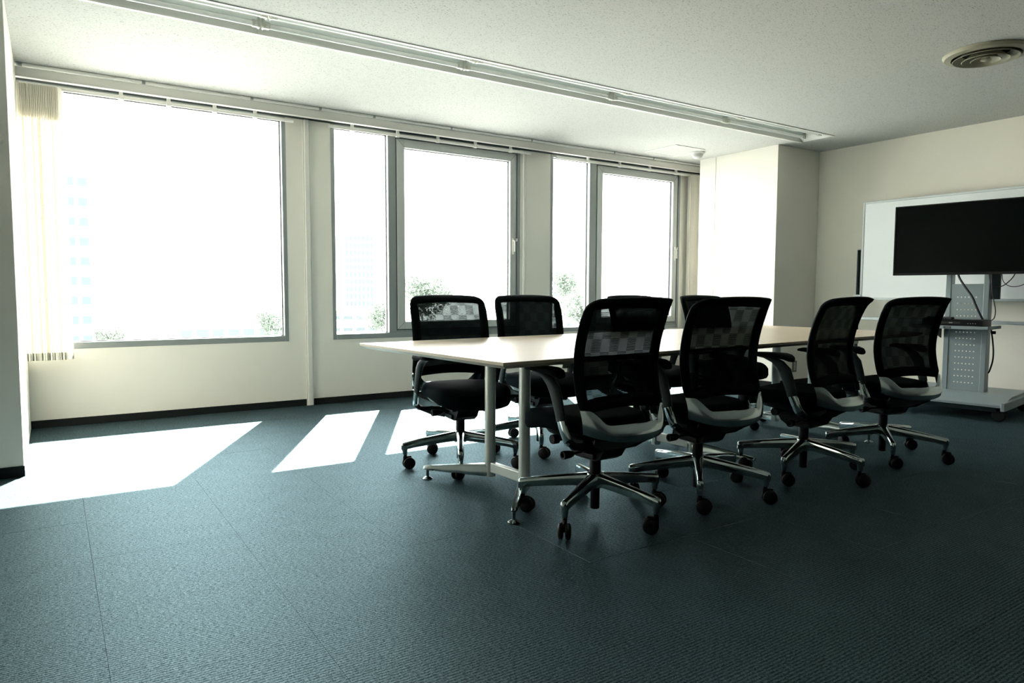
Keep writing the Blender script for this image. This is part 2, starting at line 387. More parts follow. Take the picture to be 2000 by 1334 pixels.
# windows
def frame(x0, x1, z0, z1, w, y0, y1, bev=.0025):
    g = G(); ws = w if isinstance(w, tuple) else (w, w, w, w)   # left right bottom top
    g.box(x0, x0+ws[0], y0, y1, z0, z1, bev, 1); g.box(x1-ws[1], x1, y0, y1, z0, z1, bev, 1)
    g.box(x0+ws[0], x1-ws[1], y0, y1, z0, z0+ws[2], bev, 1); g.box(x0+ws[0], x1-ws[1], y0, y1, z1-ws[3], z1, bev, 1)
    return g
for n, (a, b) in enumerate(WINS):
    n -= 1
    W = holder('window_%d' % (n+1 if n >= 0 else 4))  # the one left of the pillar is out of view, added for its light
    frame(a, b, Z0, Z1, (.034, .034, .046, .03), -.004, .085).build('frame', MALU, W)
    if n <= 0:
        G().box(a+.03, b-.03, .048, .054, Z0+.04, Z1-.025).build('pane', MGLASS, W)
        frame(a+.034, b-.034, Z0+.046, Z1-.03, .006, .042, .060, .001).build('gasket', MALU2, W)
        G().box(b-.034, b-.020, -.0065, .0, Z0, Z1, .001, 1).build('frame_bead', MALU, W)
    else:
        m0 = a+.525; m1 = m0+.075 + (.02 if n == 2 else 0)
        G().box(m0, m1, -.004, .085, Z0+.046, Z1-.03, .0025, 1).build('mullion', MALU, W)
        G().box(a+.03, m0+.004, .048, .054, Z0+.04, Z1-.025).build('pane', MGLASS, W)
        frame(a+.034, m0, Z0+.046, Z1-.03, .005, .042, .060, .001).build('gasket', MALU2, W)
        s0, s1, t0, t1 = m1+.008, b-.055, Z0+.075, 2.352
        G().box(b-.047, b-.034, .006, .085, Z0+.046, Z1-.03, .002, 1).build('jamb_liner', MALU, W)
        G().box(m1, b-.034, .008, .085, Z0+.044, t0-.004, .001, 1).box(m1, b-.034, .008, .085, t1+.004, Z1-.028, .001, 1).build('jamb_liner', MALU, W)
        sa = frame(s0, s1, t0, t1, (.076, .068, .070, .076), -.010, .060).build('sash', MSASH, W)
        g = G()
        for q in (1, -1):   # mitred corner joints of the sash
            for zc, zz in ((t0, 1), (t1, -1)):
                xc = s0 if q > 0 else s1
                wq = .076 if q > 0 else .068
                g.tube([(xc+q*.002, -.0102, zc+zz*.002), (xc+q*wq, -.0102, zc+zz*.072)], .0012, n=4)
        g.build('mitre_joint', MALU2, sa)
        frame(s0-.007, s1+.007, t0-.007, t1+.007, .008, .002, .05, .001).build('gasket', MALU2, W)
        G().box(s0+.07, s1-.06, .034, .040, t0+.06, t1-.07).build('pane', MGLASS, sa)
        frame(s0+.076, s1-.068, t0+.070, t1-.076, .005, .026, .048, .001).build('gasket', MALU2, sa)
        hz = 1.43
        g = G().box(s1-.048, s1-.026, -.020, -.010, hz-.075, hz+.085, .003, 2)
        g.tube([(s1-.037, -.016, hz+.06), (s1-.037, -.045, hz+.055), (s1-.037, -.050, hz+.02), (s1-.037, -.048, hz-.05)], [(.009, .007)]*4, n=8)
        g.build('handle', MWHITE, sa, True)
        g = G().box(s1-.004, s1+.014, -.022, -.004, hz+.055, hz+.085, .003, 2)
        g.build('latch', MWHITE, sa)

# ------------------------------------------------------------------ ceiling rail, blinds
g = G()
bx = [-.12, .61, 1.36, 1.90, 2.37, 3.12, 4.02, 5.10, 5.68, 6.55]
cr = thing('curtain_rail', 'long cream curtain rail and fascia running under the ceiling above the windows', 'curtain rail', (0, 0, 0))
G().box(XL+.003, XR-.01, -.150, -.118, H-.085, H-.026, .004, 2).build('fascia', MRAIL, cr)
G().box(XL+.003, XR-.01, -.156, -.112, H-.0915, H-.084, .002, 1).build('fascia_lip', MRAIL, cr)
prev = XL+.01
for x in bx+[XR-.02]:
    if x-.012 > prev: G().tube([(prev, -.160, H-.0125), (x-.012, -.160, H-.0125)], (.0105, .0115), side=(0, 1, 0), n=10).build('rail_section', MWHITE, cr, True)
    prev = x+.012
for x in bx: G().box(x-.012, x+.012, -.164, -.130, H-.020, H, .002, 1).build('bracket', MALU, cr)

def blind(x0, x1, label, clips):
    t = thing('vertical_blind', label, 'blind', (0, 0, 0))
    G().tube([(x0, -.085, H-.123), (x1, -.085, H-.123)], (.012, .014), side=(0, 1, 0), n=10).build('head_rail', MWHITE, t, True)
    for x in clips:
        g = G().box(x-.012, x+.012, -.095, -.072, H-.112, H-.05, .002, 1).box(x-.018, x+.018, -.100, -.070, H-.14, H-.108, .003, 1)
        g.build('rail_clip', MWHITE, t)
    return t
b1 = blind(XL+.02, 1.70, 'vertical blind of cream fabric vanes stacked beside the left pillar', [.47, .78, 1.10, 1.40])
def vane(t, x, y, rz, wd=.088, ztop=H-.125, zbot=.49, weights=True):
    v = G().sheet(lambda u, q: (0, (u-.5)*wd, zbot+.05+(ztop-zbot-.05)*q), 1, 1, lambda u, q: (.0016, 0, 0)).build('vane', MVANE, t)
    v.location = (x, y, 0); v.rotation_euler = (0, 0, rz)
    if weights:
        G().sheet(lambda u, q: (-.0006, (u-.5)*wd, zbot+.052*q), 1, 1, lambda u, q: (.0028, 0, 0)).build('hem_weight', MWEIGHT, v)
    return v
for k in range(24):
    vane(b1, XL+.014+k*.0104, -.10+random.uniform(-.004, .004) - (.006 if k > 15 else 0), random.uniform(-.05, .05) - .40)
b2 = blind(1.99, 4.06, 'bare vertical blind head rail over the middle window with a hanging wand', [2.20, 2.62, 3.02, 3.42, 3.82])
G().tube([(3.975, -.085, H-.13), (3.975, -.088, 1.6), (3.975, -.088, .90)], .0055, n=8).build('wand', MWHITE, b2, True)
b3 = blind(4.38, 6.34, 'vertical blind of cream vanes stacked beside the right pillar', [4.8, 5.25, 5.7, 6.12])
for k in range(7):
    vane(b3, 6.35+k*.016, -.098, -.9 if k == 0 else .25+random.uniform(-.1, .1), .09)

# ------------------------------------------------------------------ strip lights
joints = [LX0, 1.066, 2.405, 3.744, 5.083, LX1]
LAB = ['leftmost recessed strip light, cut off by the top edge of the picture', 'second recessed strip light from the left along the ceiling slot',
       'middle one of the five recessed strip lights in the ceiling slot', 'second recessed strip light from the right end of the ceiling slot',
       'recessed strip light at the right end of the ceiling slot']
for k in range(5):
    x0, x1 = joints[k], joints[k+1]
    L = thing('strip_light', LAB[k], 'ceiling light', ((x0+x1)/2, (LY0+LY1)/2, H), 0, 'fluorescent strip lights in one ceiling slot')
    hx = (x1-x0)/2; hy = (LY1-LY0)/2; D = .072; tk = .004
    prof = [(-hy+.002, -.002), (-hy+.002, D), (hy-.002, D), (hy-.002, -.002), (hy-.008, -.002), (hy-.012, D-.006), (-hy+.012, D-.006), (-hy+.008, -.002)]
    g = G().prism(prof, 'x', -hx+.001, hx-.001)
    if k == 0: g.box(-hx, -hx+.006, -hy+.01, hy-.01, 0, D)
    if k == 4: g.prism([(hx-.004, 0), (hx-.004, D), (hx-.09, D-.006)], 'y', -hy+.01, hy-.01)
    g.build('housing', MTROUGH, L)
    G().prism([(-.048, D-.007), (-.034, .046), (.034, .046), (.048, D-.007)], 'x', -hx+.02, hx-.02).build('gear_tray', MTROUGH, L)
    for s in (-1, 1):
        g = G().box(-hx, hx, s*hy-.012, s*hy+.012, -.006, .0, .002, 1)
        g.build('trim_flange', MWHITE, L)
        e1 = .05 if k < 4 else .13
        ty = s*.084
        G().tube([(-hx+.05, ty, .024), (hx-e1, ty, .024)], .0155, side=(0, 1, 0), n=12).build('fluorescent_tube', MTUBE, L, True)
        for xx, q in ((-hx+.05, 1), (hx-e1, -1)):
            g = G().box(xx-q*.038-.006, xx-q*.038+.006, ty-.018, ty+.018, .002, .064, .003, 1)
            g.box(min(xx-q*.036, xx), max(xx-q*.036, xx), ty-.015, ty+.015, .006, .044, .004, 1)
            g.box(xx-q*.02-.008, xx-q*.02+.008, ty-.024, ty+.024, .012, .028, .002, 1)
            g.build('lamp_socket', MSOCK, L)

# ------------------------------------------------------------------ ceiling fittings
d = thing('air_diffuser', 'round beige concentric-ring air diffuser on the ceiling at the right edge', 'air vent', (4.955, -3.795, H))
G().lathe([(.0, -.0005), (.205, -.0005), (.205, 0), (0, 0)], n=40).build('duct_opening', MVOID, d, True)
def cone(r_in, r_out, z_in, z_out, th=.004):
    return [(r_in, z_in), (r_out, z_out), (r_out+.003, z_out+.002), (r_out-.002, z_out+th), (r_in+.002, z_in+th), (r_in, z_in)]
def ringlathe(prof, n=48):
    g = G(); rings = [[(r*math.cos(2*math.pi*k/n), r*math.sin(2*math.pi*k/n), z) for k in range(n)] for r, z in prof]
    return g.loft(rings, cap=False)
ringlathe([(.205, -.001), (.185, -.020), (.190, -.028), (.225, -.022), (.236, -.008), (.236, -.001), (.205, -.001)]).build('outer_ring', MDIFF, d, True)
for r0, r1, za, zb in ((.125, .178, -.006, -.040), (.078, .128, -.008, -.048), (.036, .080, -.010, -.050)):
    ringlathe(cone(r0, r1, za, zb)).build('cone_ring', MDIFF, d, True)
G().lathe([(0, -.050), (.020, -.050), (.030, -.046), (.012, -.008), (0, -.004)], n=24).build('centre_cone', MDIFF, d, True)
p = tag(frame(5.372, 5.817, -.786, -.330, .012, 0, .006, .001).build('access_panel', MWHITE), 'square ceiling access panel frame near the right pillar', 'access panel')
p.data.transform(Matrix(((1, 0, 0, 0), (0, 0, 1, 0), (0, -1, 0, H), (0, 0, 0, 1))))
bm = bmesh.new(); bm.from_mesh(p.data); bmesh.ops.recalc_face_normals(bm, faces=bm.faces); bm.to_mesh(p.data); bm.free()
G().box(5.386, 5.803, -.772, -.344, H-.0025, H).build('door', MCEIL, p)
s = thing('motion_sensor', 'white dome motion sensor on the ceiling beside the right pillar', 'sensor', (5.862, -.634, H))
G().lathe([(0, 0), (.078, 0), (.080, -.008), (.070, -.020), (.062, -.022), (0, -.022)], n=32).build('mount', MSENS, s, True)
G().lathe([(.060, -.0215), (.060, -.028), (.055, -.045), (.042, -.060), (.022, -.069), (0, -.072)], n=32).build('dome', MSENS, s, True)

# wall outlets on the right pillar
def outlet(x, z, label, w=.036, h=.060):
    t = thing('wall_outlet', label, 'outlet', (x, -1.378, z))
    G().box(-w, w, -.008, 0, -h, h, .003, 2).build('cover_plate', MPLATE, t)
    G().box(-w*.42, w*.42, -.0105, -.006, -h*.66, h*.72, .001, 1).build('socket_insert', MPLATE2, t)
    for zz in (-.018, .02):
        for xx in (-.006, .006): G().box(xx-.0015, xx+.0015, -.0112, -.0100, zz-.006, zz+.006).build('slot', MBADGE, t)
outlet(6.60, .195, 'grey metal wall outlet low on the right pillar, seen through the near armrest gap')
outlet(6.36, .150, 'second wall outlet low on the right pillar, half hidden by a chair armrest', .03, .04)

# ------------------------------------------------------------------ conference table
TB = thing('conference_table', 'long maple laminate conference table on silver twin-post frames', 'table', (3.161, -2.975, 0), math.atan2(.0703, .9975))
def table_half(x0, x1, open_left, open_right):
    zt, ze, zb = .707, .695, .679; c = .030
    hw = .62
    def ring(z, ins):
        a = x0+(ins if open_left else 0); b = x1-(ins if open_right else 0)
        return [(a, -hw+ins, z), (b, -hw+ins, z), (b, hw-ins, z), (a, hw-ins, z)]
    top = G().loft([ring(zt-.0012, .0), ring(zt, .0012)]).build('tabletop', MTOP, TB)
    G().loft([ring(zb, c), ring(ze, 0.0), ring(zt-.0012, 0.0)]).build('edge_band', MEDGE, top)
    return top
table_half(-1.8, .0305, True, False); table_half(.0315, 1.8, False, True)
G().tube([(-1.62, .0, .667), (1.62, .0, .667)], (.03, .012), side=(0, 1, 0), n=8).build('under_beam', MSILV, TB)
def foot(p, q, name='foot'):
    """tapered cast foot arm from post base p=(x,y) to glide q=(x,y)"""
    P, Q = Vector((*p, 0)), Vector((*q, 0)); dv = (Q-P).normalized(); nn = Vector((-dv.y, dv.x, 0)); Lr = (Q-P).length
    g = G(); rings = []
    for s_, hw, zb, zt in ((-.02, .024, .036, .100), (.03, .024, .036, .100), (.5*Lr, .019, .040, .088), (Lr-.03, .015, .046, .074), (Lr+.012, .014, .048, .070), (Lr+.02, .008, .052, .066)):
        c = P+dv*s_; e = hw*.6
        rings.append([c+nn*a+Vector((0, 0, z)) for a, z in ((-hw, zb+.006), (-e, zb), (e, zb), (hw, zb+.006), (hw, zt-.012), (e, zt), (-e, zt), (-hw, zt-.012))])
    g.loft(rings); o = g.build(name, MCHR2, TB, True)
    G().lathe([(0, 0), (.026, 0), (.027, .004), (.014, .012), (.008, .014), (.008, .055), (0, .055)], c=(q[0], q[1], 0), n=24).build('glide', MCHR, o, True)
    return o
for fx, feet in ((-1.315, ((-1.53, .40), (-1.595, -.424))), (-.055, ((-.03, .46), (.0, -.50))), (1.25, ((1.30, .47), (1.245, -.545)))):
    for sy, ft in zip((.14, -.14), feet):
        post = G().tube([(fx, sy, .038), (fx, sy, .675)], (.026, .030), side=(1, 0, 0), n=20).build('post', MSILV, TB, True)
        G().box(fx-.05, fx+.05, sy-.04, sy+.04, .669, .6795, .003, 1).build('mount_plate', MSILV, post)
        foot((fx, sy), ft)
    G().box(fx-.016, fx+.016, -.12, .12, .062, .112, .004, 2).build('crossbar', MSILV, TB)
    G().box(fx-.025, fx+.025, -.44, .44, .640, .668, .004, 1).build('top_bracket', MSILV, TB)

# ------------------------------------------------------------------ office chair
YB_T = [(.44, -.192), (.47, -.180), (.50, -.168), (.57, -.146), (.65, -.132), (.73, -.137), (.80, -.153), (.856, -.173), (.90, -.193), (.925, -.217), (.945, -.266), (.958, -.330)]
W_T = [(.46, .222), (.50, .226), (.58, .229), (.70, .231), (.80, .232), (.96, .233)]
def yback(z): return smooth_tab(YB_T, z)
def zbot(x): return .488+.018*(1-(abs(x)/.22)**2)
def ztop(x): return .955-.012*(abs(x)/.23)**2.2
def outline(ins, n_c=7):
    """closed outline of the back in (x,z), inset by ins, clockwise from bottom left"""
    pts = []; rt, rb = .040-ins*.6, .022-ins*.5
    rt, rb = max(rt, .012), max(rb, .006)
    wt = W_T[-1][1]-ins; wb = .222-ins
    zt = ztop(wt)-ins; zb = zbot(.2)+ins
    for k in range(9):                                   # bottom edge
        x = -(wb-rb)+2*(wb-rb)*k/8; pts.append((x, zbot(x)+ins))
    for k in range(1, n_c):                              # bottom right corner
        a = -math.pi/2+math.pi/2*k/n_c; pts.append((wb-rb+rb*math.cos(a), zb+rb+rb*math.sin(a)-.004))
    for k in range(13):                                  # right side
        z = zb+rb+(zt-rt-zb-rb)*k/12; pts.append((lerp_tab(W_T, z)-ins, z))
    for k in range(1, n_c):
        a = math.pi/2*k/n_c; pts.append((wt-rt+rt*math.cos(a), zt-rt+rt*math.sin(a)))
    for k in range(13):
        x = (wt-rt)-2*(wt-rt)*k/12; pts.append((x, ztop(x)-ins))
    L = len(pts)
    left = [(-x, z) for x, z in reversed(pts[9:9+n_c-1+13+n_c-1])]
    return pts+left
def rim():
    n = 10; o = outline(.0225); rings = []
    L = len(o)
    for i, (x, z) in enumerate(o):
        xa, za = o[(i+1) % L]; xb, zb_ = o[i-1]
        tx, tz = xa-xb, za-zb_; l = math.hypot(tx, tz); nx, nz = tz/l, -tx/l      # outward
        topf = sstep(.86, .93, z)
        hw = .026-.008*topf; th = .0145+.002*topf
        ring = []
        for k in range(n):
            a = 2*math.pi*k/n; ca, sa = math.cos(a), math.sin(a)
            px, pz = x+nx*hw*ca, z+nz*hw*ca
            # thickness follows the normal of the curved profile
            s_ = (yback(pz+.005)-yback(pz-.005))/.01; q = 1/math.hypot(1, s_)
            ring.append((px, yback(pz)+th*sa*q, pz-th*sa*s_*q))
        rings.append(ring)
    return G().loft(rings, closed=True)
def panel():
    def f(u, v):
        x = (u*2-1)*.205; b = zbot(x)+.018; t = ztop(x)-.018
        t -= max(0, abs(x)-.165)**2*12; z = b+(t-b)*v
        x *= (lerp_tab(W_T, z)-.02)/.205
        return (x, yback(z)-.002, z)
    return G().sheet(f, 16, 26)
def bracket():
    def ev(u):
        t = (u*2-1); a = t*math.pi/2
        au = abs(t)
        x = .229*t*(1.12-.12*t*t); y = -.184-.080*(1-au**2.2)**.9
        zu = .446+.060*sstep(.52, .86, au); zl = .378+.036*au**2.2
        return x, y, zl, zu
    def f(u, v):
        x, y, zl, zu = ev(u); z = zl+(zu-zl)*v
        return (x*(1-.02*(1-v)), y+max(0, z-.41)*.16-.012*(1-v)*abs(math.cos((u*2-1)*math.pi/2))-.013*math.sin(math.pi*v)*(1-.5*abs(u*2-1)), z)
    def th(u, v):
        t = (u*2-1)*math.pi/2; return (-.009*math.sin(t), .009*math.cos(t)+.002, 0)
    return G().sheet(f, 40, 8, th)
def superring(cx, cy, a, b, z, n=36, e=2.9, fn=None):
    r = []
    for k in range(n):
        t = 2*math.pi*k/n; c, s_ = math.cos(t), math.sin(t)
        x = cx+a*math.copysign(abs(c)**(2/e), c); y = cy+b*math.copysign(abs(s_)**(2/e), s_)
        r.append((x, y, z+(fn(x, y) if fn else 0)))
    return r
def seat():
    def fn(x, y):  # dished, waterfall front, raised sides
        return -.026*sstep(.19, .345, y)+.010*(abs(x)/.24)**2-.006*sstep(.05, -.1, abs(y)) + .006*sstep(-.1, -.19, y)
    def fb(x, y): return -.040*sstep(.08, .33, y)
    R = []
    c = (0, .080)
    R.append(superring(*c, .15, .18, .392, fn=fb)); R.append(superring(*c, .197, .236, .393, fn=fb)); R.append(superring(*c, .214, .254, .402, fn=fb))
    R.append(superring(*c, .222, .262, .420, fn=fb)); R.append(superring(*c, .220, .260, .436, fn=lambda x, y: fn(x, y)*.6))
    for q, dz in ((.965, .449), (.92, .456), (.8, .459), (.6, .458), (.4, .456), (.2, .455), (.04, .455)):
        R.append(superring(*c, .222*q, .262*q, dz, fn=fn))
    return G().loft(R)
def armrest(sx, parent):
    X = .237*sx
    path = [(X, .155, .646), (X, .10, .641), (X, .050, .627), (X, .010, .602), (X, -.018, .570), (X, -.036, .525), (X, -.050, .485), (X, -.060, .448)]
    rad = [(.016, .006), (.020, .009), (.019, .016), (.017, .027), (.0158, .034), (.0152, .031), (.0149, .0285), (.0145, .0265)]
    a = G().tube(path, rad, n=14).build('armrest', MGREY, parent, True)
    cp = [(X, -.060, .450), (X, -.078, .412), (X-.004*sx, -.097, .374), (X-.03*sx, -.112, .350), (X-.10*sx, -.098, .332), (X-.17*sx, -.06, .322)]
    G().tube(cp[:3]+[(X-.012*sx, -.104, .362)], [(.0135, .0245), (.0138, .0242), (.014, .024), (.012, .020)], n=14).build('arm_post', MCHR, a, True)
    G().tube([(X, -.090, .385)]+cp[2:], [(.011, .020), (.014, .024), (.016, .024), (.018, .026), (.02, .03)], side=(1, 0, .2), n=10).build('arm_support', MBLK, a, True)
    rings = []
    for y, hw, th, zc in ((-.060, .012, .006, .633), (-.056, .024, .014, .636), (-.042, .032, .019, .642), (-.015, .034, .018, .649), (.03, .036, .0155, .6515), (.09, .036, .0135, .652), (.145, .036, .012, .651), (.170, .024, .008, .649), (.177, .010, .003, .648)):
        rings.append([(X+hw*math.copysign(abs(math.cos(t))**.75, math.cos(t)), y, zc+th*math.copysign(abs(math.sin(t))**.85, math.sin(t))) for t in [2*math.pi*k/16 for k in range(16)]])
    G().loft(rings).build('arm_pad', MRIM, a, True)
    return a
def leg_mesh():
    R = []
    for r, zt, zb, hw in ((.020, .192, .138, .027), (.05, .189, .137, .0235), (.12, .180, .132, .0200), (.20, .169, .125, .0172), (.27, .159, .118, .0155), (.305, .154, .112, .0150), (.328, .150, .106, .0148), (.336, .146, .106, .0118), (.340, .138, .110, .006)):
        h = zt-zb; pr = [(-hw*.82, 0), (hw*.82, 0), (hw, .25), (hw, .62), (hw*.88, .86), (hw*.5, .985), (0, 1.0), (-hw*.5, .985), (-hw*.88, .86), (-hw, .62), (-hw, .25)]
        R.append([(r, a, zb+h*b) for a, b in pr])
    g = G().loft(R)
    g.lathe([(.0, .120), (.0158, .120), (.0148, .104), (.0118, .082), (0, .082)], c=(.320, 0, 0), n=16)
    return g
def caster_meshes():
    R = .033
    w = G()
    for s_ in (-1, 1):
        c = s_*.0145
        w.lathe([(0, c-.0105), (R-.009, c-.0105), (R-.003, c-.008), (R, c-.003), (R, c+.003), (R-.003, c+.008), (R-.009, c+.0105), (0, c+.0105)], c=(-.020, 0, R), n=24, axis='y')
        w.lathe([(0, c+s_*.0105), (R*.62, c+s_*.0105), (R*.56, c+s_*.0118), (0, c+s_*.0118)], c=(-.020, 0, R), n=20, axis='y')
    w.tube([(-.020, -.012, R), (-.020, .012, R)], .006, side=(0, 0, 1), n=8)
    w.box(-.034, .012, -.004, .004, .034, .072, .0015, 1)
    w.lathe([(0, .058), (.0095, .058), (.0095, .082), (0, .082)], n=12)
    return w
def make_chair():
    t = thing('office_chair', '-', 'chair')
    rim().build('back_frame', MRIM, t, True); panel().build('mesh_back', MMESH, t, True)
    br = bracket().build('back_bracket', MCHR2, t, True)
    # black carrier between the bracket and the mechanism
    g = G()
    def cr_(zc, y, hx, hz): return [(-hx, y, zc-hz*.2), (-hx*.5, y, zc-hz), (hx*.5, y, zc-hz), (hx, y, zc-hz*.2), (hx, y, zc+hz), (-hx, y, zc+hz)]
    g.loft([cr_(.318, -.05, .070, .030), cr_(.338, -.12, .100, .024), cr_(.366, -.185, .172, .014), cr_(.386, -.214, .188, .010)])
    g.build('back_carrier', MBLK, t, True)
    for s_ in (-1, 1):                                       # tongues joining frame and bracket
        G().tube([(s_*.205, -.184, .455), (s_*.208, -.168, .50), (s_*.209, -.155, .535)], [(.013, .007)]*3, n=8).build('back_joint', MBLK, t, True)
    st = seat().build('seat', MFAB, t, True)
    G().loft([superring(0, .03, .12, .13, .352), superring(0, .03, .17, .17, .366), superring(0, .03, .19, .18, .390), superring(0, .03, .18, .17, .396)]).build('seat_pan', MBLK, st, True)
    for s_ in (-1, 1): armrest(s_, t)
    g = G().prism([(-.135, .330), (-.10, .278), (-.07, .262), (.06, .262), (.10, .285), (.14, .345), (.14, .362), (-.10, .362)], 'x', -.062, .062)
    g.box(-.075, .075, -.075, .055, .268, .292, .006, 2); g.box(-.085, .085, -.02, .10, .318, .358, .006, 2)
    mech = g.build('tilt_mechanism', MBLK, t, False)
    for s_, xk, yk, zk in ((-1, -.205, -.03, .298), (1, .165, -.015, .300)):
        g = G().tube([(s_*.05, yk, zk+.006), (xk+s_*-.05, yk, zk)], .0055, side=(0, 0, 1), n=8)
        e = xk; q = -s_
        g.lathe([(.006, e+q*.062), (.012, e+q*.052), (.0165, e+q*.038), (.0185, e+q*.006), (.017, e), (.011, e+q*.001), (.010, e+q*.010), (0, e+q*.010)], c=(0, yk, zk), n=18, axis='x')
        g.build('lever', MBLK, mech, True)
    G().lathe([(0, -.185), (.019, -.185), (.021, -.180), (.021, -.155), (.012, -.150), (.010, -.05), (0, -.05)], c=(0, .07, .345), n=16, axis='x').build('tension_knob', MBLK, mech, True)
    gc = G().lathe([(0, .185), (.025, .185), (.025, .252), (.022, .256), (0, .256)], n=24).lathe([(0, .034), (.019, .034), (.0205, .038), (.0205, .14), (0, .14)], n=24).build('gas_lift', MBLK, t, True)
    G().lathe([(0, .250), (.013, .250), (.013, .275), (0, .275)], n=16).build('piston', MCHR, gc, True)
    G().lathe([(0, .128), (.034, .128), (.040, .140), (.041, .176), (.036, .190), (.028, .194), (0, .194)], n=30).build('hub', MCHR, t, True)
    lm, cm = leg_mesh(), caster_meshes()
    for k in range(5):
        if k == 0:
            l = lm.build('base_leg', MCHR, t, True); c = cm.build('caster', MTIRE, l, True, (.318, 0, 0)); l0, c0 = l, c
        else:
            l = l0.copy(); C.objects.link(l); l.parent = t; c = c0.copy(); C.objects.link(c); c.parent = l
    return t
def pose(ch, x, y, head, base, swivels):
    ch.location = (x, y, 0); ch.rotation_euler = (0, 0, math.radians(head))
    for o in ch.children:
        if o.name.startswith('armrest') and y > -3: o.location.z = -.03      # arms set lower on the window side
    k = 0
    for l in [o for o in ch.children if o.name.startswith('base_leg')]:
        a = base+72*k
        l.rotation_euler = (0, 0, math.radians(a-head))
        for c in l.children: c.rotation_euler = (0, 0, math.radians(swivels[k % len(swivels)]-a))
        k += 1
proto = make_chair()
GR = 'black mesh office chairs around the table'
CH = [
 (1.95, -3.62, 0.6, 64, (140, 125, 48, 315, 120), 'black mesh office chair nearest the camera, first of the near row from the left', 'a'),
 (2.585, -3.63, -6.5, 8, (130, 150, 60, 120, 140), 'second black mesh office chair from the left in the near row', 'b'),
 (3.365, -3.675, 5.5, 54, (140, 120, 135, 150, 118), 'third black mesh office chair in the near row, solid dark back before the pale pillar', 'c'),
 (4.125, -3.69, -14, 2, (140, 60, 125, 150, 118), 'rightmost black mesh office chair in the near row, in front of the TV cart', 'd'),
 (1.905, -2.50, 172, 25, (130, 150, 170, 20, 100), 'black mesh office chair at the far left table corner, seat visible under the tabletop', 'e'),
 (2.55, -2.37, 170, 20, (150, 170, 140, 120, 150), 'second chair from the left on the window side, backrest before the window post', 'f'),
 (3.475, -2.40, 175, 40, (10, 80, 200, 150, 250), 'window side chair of which only the top edge shows behind the nearest chair', 'g'),
 (4.18, -2.43, 176, 46, (150, 120, 140, 135, 150), 'window side chair farthest right, peeking over the second near chair', 'h'),
]
for k, (x, y, hd, bs, sw, lab, _) in enumerate(CH):
    c = proto if k == 0 else copy_tree(proto)
    c['label'] = lab; c['group'] = GR
    pose(c, x, y, hd, bs, sw)

# ------------------------------------------------------------------ whiteboard
WB = thing('whiteboard', 'white mobile whiteboard behind the television against the right wall', 'whiteboard', (6.705, -2.95, 0), math.radians(-88.3))
bw, z0, z1 = .91, .912, 1.862
G().box(-bw+.012, bw-.012, -.012, .012, z0+.014, z1-.014).build('board_surface', MBOARD, WB)
frame(-bw, bw, z0, z1, (.018, .018, .022, .020), -.017, .017, .003).build('board_frame', MBOARDF, WB)
G().box(-bw+.2, bw-.2, -.085, -.017, z0-.004, z0+.008, .003, 1).build('pen_tray', MBOARDF, WB)
for s_ in (-1, 1):
    up_ = G().tube([(s_*(bw+.032), .0, .09), (s_*(bw+.032), .0, 1.40)], (.015, .020), side=(1, 0, 0), n=14).build('upright', MGREY, WB, True)
    G().lathe([(0, 1.40), (.0165, 1.40), (.014, 1.412), (0, 1.414)], c=(s_*(bw+.032), 0, 0), n=14).build('end_cap', MBOARDF, up_, True)
    G().box(s_*(bw+.025)-.035, s_*(bw+.025)+.035, -.026, .026, .93, .962, .003, 1).build('pivot_clamp', MBOARDF, WB)
    ft = G().tube([(s_*(bw+.032), -.20, .085), (s_*(bw+.032), .20, .085)], (.018, .014), side=(1, 0, 0), n=12).build('foot', MGREY, WB, True)
    for yy in (-.18, .18):
        G().lathe([(0, -.012), (.03, -.012), (.032, -.006), (.032, .006), (.03, .012), (0, .012)], c=(s_*(bw+.032), yy, .032), n=20, axis='x').tube([(s_*(bw+.032), yy, .03), (s_*(bw+.032), yy, .08)], .007, n=8).build('caster', MTIRE, ft, True)
G().box(-bw-.02, bw+.02, -.012, .012, .715, .745, .004, 1).build('stretcher', MBOARDF, WB)

# ------------------------------------------------------------------ television cart
TC = thing('tv_cart', 'grey steel television cart with perforated column and wheeled base', 'cart', (6.36, -3.125, 0), math.radians(-81.6))
# local: x to the right of someone facing the screen, -y toward the viewer
G().prism([(-.46, .128), (-.46, .112), (-.42, .100), (.38, .100), (.38, .168), (-.16, .168)], 'x', -.40, .40).build('base_plate', MSTAND, TC)
G().box(-.36, .36, -.445, -.425, .075, .112, .002, 1).build('base_lip', MGREY, TC)
for s_ in (-1, 1): G().box(s_*.41-.014, s_*.41+.014, -.47, .39, .085, .150, .004, 1).build('side_rail', MSTAND, TC)
for k, (cx_, cy_) in enumerate(((-.39, -.40), (.39, -.40), (-.39, .33), (.39, .33))):
    g = G().box(cx_-.014, cx_+.014, cy_-.014, cy_+.014, .062, .125, .002, 1)
    for s_ in (-1, 1):
        g.lathe([(0, -.010), (.040, -.010), (.046, -.005), (.046, .005), (.040, .010), (0, .010)], c=(cx_-.016, cy_+s_*.014, .046), n=28, axis='y')
    g.tube([(cx_-.016, cy_-.02, .046), (cx_-.016, cy_+.02, .046)], .006, side=(0, 0, 1), n=8); g.box(cx_-.036, cx_+.014, cy_-.005, cy_+.005, .04, .098, .002, 1)
    g.build('caster', MTIRE, TC, True)
